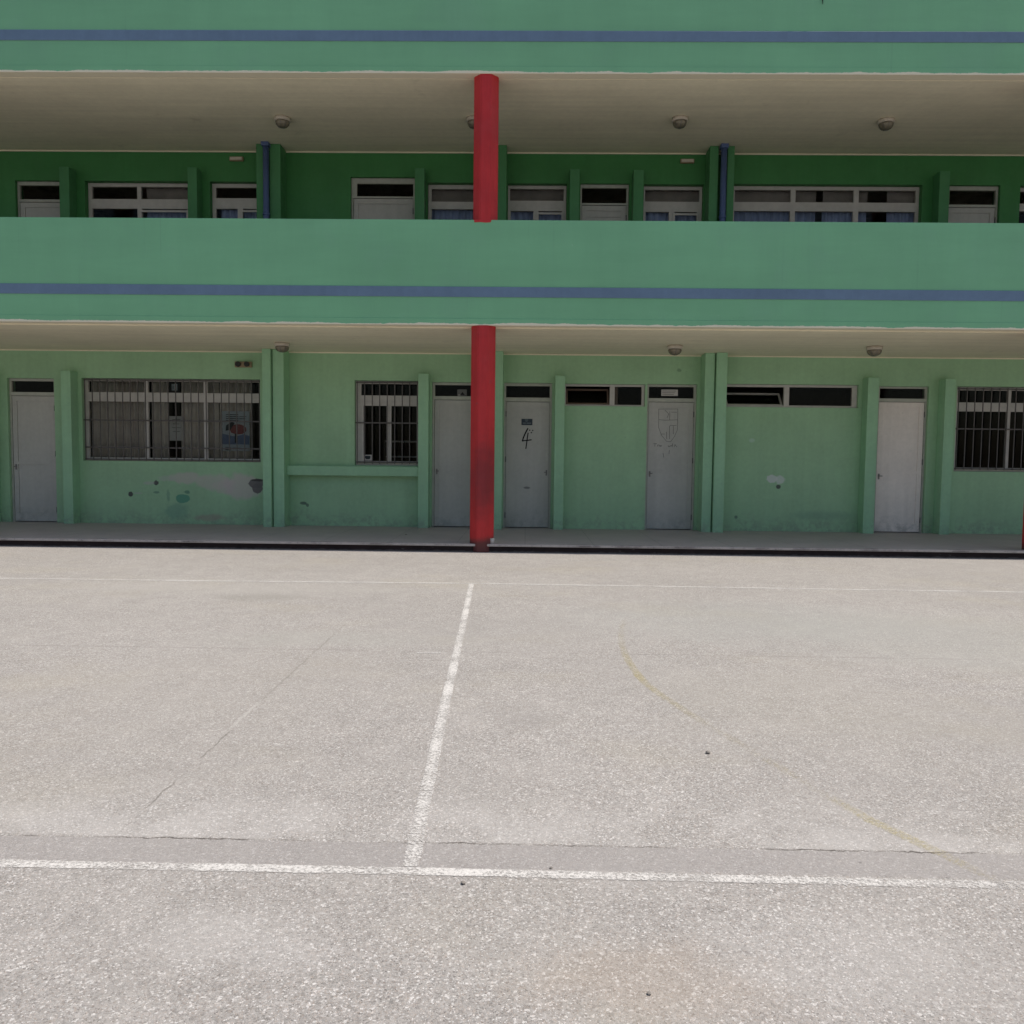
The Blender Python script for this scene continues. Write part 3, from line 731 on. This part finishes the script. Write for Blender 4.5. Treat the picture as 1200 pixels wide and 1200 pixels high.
paper('sticker', -6.580, -6.475, 2.585, 2.703, YG, 'poster', 'small pale sticker on the top pane of the wide barred window', 'sticker',
      [(-6.52, -6.49, 2.60, .02), (-6.56, -6.545, 2.64, .05)])
def poster_art(e, cx, z0):
    def pic(mat, name, polys, y):
        def f(bm):
            for p in polys: prism(bm, [(x - cx, z - z0) for x, z in p], y - .0006, y)
        mk(name, mat, e, f)
    pic('poster_blue', 'blue_field', [[(-5.662, 1.60), (-5.145, 1.60), (-5.145, 1.76), (-5.25, 1.79), (-5.42, 1.75), (-5.662, 1.80)]], -.0021)
    def ell(a, c, ra, rc, n=18): return [(a + ra * math.cos(2 * math.pi * k / n) * (1 + .08 * math.sin(3 * k)), c + rc * math.sin(2 * math.pi * k / n)) for k in range(n)]
    pic('poster_red', 'red_shape', [ell(-5.36, 1.88, .16, .095)], -.0024)
    pic('poster_dark', 'dark_shape', [[(-5.59, 1.85), (-5.50, 1.87), (-5.42, 1.99), (-5.46, 2.03), (-5.58, 1.95)], [(-5.42, 1.63), (-5.38, 1.63), (-5.375, 1.80), (-5.42, 1.80)]], -.0028)
paper('poster', -5.667, -5.140, 1.476, 2.217, YG + .02, 'poster', 'blue and white poster with a red shape inside the barred window', 'poster',
      [(-5.58, -5.35, z, .014) for z in (2.15, 2.115, 2.08, 2.045)] + [(-5.33, -5.2, 2.12, .01), (-5.33, -5.22, 2.08, .01), (-5.60, -5.50, 1.52, .05), (-5.46, -5.30, 1.53, .02)], 'poster_dark', poster_art)
def label_art(e, cx, z0):
    mk('dark_window', 'poster_dark', e, lambda bm: prism(bm, [(-2.975 - cx, 1.375 - z0), (-2.955 - cx, 1.352 - z0), (-2.895 - cx, 1.352 - z0), (-2.875 - cx, 1.375 - z0), (-2.875 - cx, 1.415 - z0), (-2.975 - cx, 1.415 - z0)], -.003, -.0021))
paper('sticker', -3.0, -2.85, 1.328, 1.435, YG - .05, 'paper', 'white bordered sticker in the bottom corner of the narrow barred window', 'sticker', (), 'ink', label_art)
YT = YW + .06 + .04
def pict(e, cx, z0):
    mk('pictogram', 'black', e, lambda bm: prism(bm, [(-1.225 - cx, 2.548 - z0), (-1.135 - cx, 2.548 - z0), (-1.18 - cx, 2.60 - z0)], -.003, -.0021))
paper('transom_sign', -1.275, -1.10, 2.53, 2.648, YT - .002, 'ink', 'small grey sign with dark triangle above the door left of the red column', 'sign', [(-1.26, -1.22, 2.545, .012)], 'paper', pict)
paper('paper_notice', 2.453, 2.754, 2.566, 2.681, YT - .002, 'paper', 'pale paper strip in the glass above the door with a shield drawing', 'notice',
      [(2.47, 2.72, 2.655, .008), (2.47, 2.70, 2.625, .008), (2.47, 2.68, 2.595, .008)])
paper('door_sign', -.093, .109, 2.008, 2.124, YL - .001, 'sign_blue', 'small dark blue sign plate above the black painted four on a door', 'sign',
      [(-.03, .03, 2.105, .014), (-.02, .02, 2.082, .012), (-.07, -.01, 2.045, .016), (0, .085, 2.045, .016)], 'sign_text')

# furniture glimpsed behind the narrow barred window
e = empty('classroom_shelf', (-2.25, 16.2, PLAT - .005), 'grey shelf rack dimly seen inside the narrow barred window', 'shelf')
def rack(bm):
    for x in (-.55, .55): box(bm, x - .02, x + .02, -.15, .15, 0, 1.62)
mk('upright', 'timber', e, rack)
for z in (.4, .9, 1.28, 1.58): mk('shelf', 'paper', e, lambda bm: box(bm, -.529, .529, -.15, .15, z, z + .03))

# small litter
def pebble(x, y, r, label, z=0.0):
    bm = bmesh.new(); bmesh.ops.create_icosphere(bm, subdivisions=2, radius=r)
    for v in bm.verts:
        v.co *= random.uniform(.82, 1.15); v.co.z *= .6
    lo = min(v.co.z for v in bm.verts)
    for v in bm.verts: v.co.z -= lo
    o = obj('pebble', bm, 'stone'); o.location = (x, y, z); tag(o, label, 'pebble', 'pebbles lying on the yard')
pebble(-.184, 2.51, .008, 'dark pebble just in front of the white line near its corner')
pebble(.865, 3.72, .012, 'dark pebble right of the yellow arc in mid yard')
pebble(.10, 2.62, .006, 'tiny dark pebble touching the far side of the white line')
pebble(.33, 1.99, .006, 'dark pebble in the near foreground below the white line')
pebble(-1.95, 13.2, .016, 'dark crumb lying on the walkway near the barred window', PLAT)
e = empty('paper_cup', (-.49, YF + .07, PLAT + .002), 'small crumpled white paper cup at the foot of the red column', 'cup')
mk('cup_body', 'paper', e, lambda bm: lathe(bm, [(.030, 0), (.035, .05), (.041, .078), (.036, .078), (.028, .01)], 0, 0, 0, 14))
mk('rim', 'white_metal', e, lambda bm: lathe(bm, [(.0365, .0785), (.043, .0785), (.043, .084), (.0365, .084)], 0, 0, 0, 14))
bm = bmesh.new()  # thin dark tapering piece hanging from the roof parapet's top
pts = [(0, 0, 8.55), (.004, -.012, 8.40), (-.006, -.016, 8.2), (.006, -.014, 8.0), (.012, -.014, 7.80)]
for a, b, ra, rb in zip(pts, pts[1:], (.012, .012, .014, .016), (.012, .014, .016, .004)):
    va = [bm.verts.new((a[0] + ra * math.cos(k * 1.0472), a[1] + ra * math.sin(k * 1.0472), a[2])) for k in range(6)]
    vb = [bm.verts.new((b[0] + rb * math.cos(k * 1.0472), b[1] + rb * math.sin(k * 1.0472), b[2])) for k in range(6)]
    for k in range(6): bm.faces.new((va[k], va[(k + 1) % 6], vb[(k + 1) % 6], vb[k]))
o = obj('loose_strand', bm, 'black'); o.location = (4.075, YF - .006, 0); tag(o, 'dark loose cable end hanging over the roof parapet', 'strand')

# ------------------------------------------------------------------ light
SUN_EL = math.radians(68)
to_sun = Vector((math.cos(SUN_EL), .010 * math.sin(SUN_EL), math.sin(SUN_EL))).normalized()
sd = bpy.data.lights.new('sun', 'SUN'); sd.energy = 3.9; sd.angle = math.radians(.5); sd.color = (1, .928, .842)
so = bpy.data.objects.new('sun', sd); COL.objects.link(so)
so.rotation_euler = to_sun.to_track_quat('Z', 'Y').to_euler(); so.location = (8, 2, 20)
W = bpy.data.worlds.new('World'); S.world = W; W.use_nodes = True
nt = W.node_tree; bg = nt.nodes['Background']; sk = nt.nodes.new('ShaderNodeTexSky'); sk.sky_type = 'NISHITA'
sk.sun_disc = False; sk.sun_elevation = SUN_EL; sk.sun_rotation = math.atan2(to_sun.x, to_sun.y); sk.dust_density = 2.0
nt.links.new(sk.outputs[0], bg.inputs[0]); bg.inputs[1].default_value = .11

# ------------------------------------------------------------------ camera
cd = bpy.data.cameras.new('camera'); cam = bpy.data.objects.new('camera', cd); COL.objects.link(cam); S.camera = cam
cd.sensor_width = 36; cd.lens = 36 * 950 / 1200; cd.clip_end = 2000; cd.clip_start = .05
pitch = math.atan(60 / 950); yaw = math.radians(.95); roll = .011
f = Vector((-math.sin(yaw) * math.cos(pitch), math.cos(yaw) * math.cos(pitch), -math.sin(pitch)))
r = Vector((math.cos(yaw), math.sin(yaw), 0)); u = r.cross(f)
r2 = math.cos(roll) * r + math.sin(roll) * u; u2 = -math.sin(roll) * r + math.cos(roll) * u
mw = Matrix((r2, u2, -f)).transposed().to_4x4(); mw.translation = (0, 0, 1.353); cam.matrix_world = mw

S.view_settings.view_transform = 'Standard'; S.view_settings.look = 'None'
S.view_settings.exposure = 0; S.view_settings.gamma = 1
S.cycles.max_bounces = 10; S.cycles.diffuse_bounces = 6; S.cycles.transparent_max_bounces = 16
S.cycles.use_denoising = True
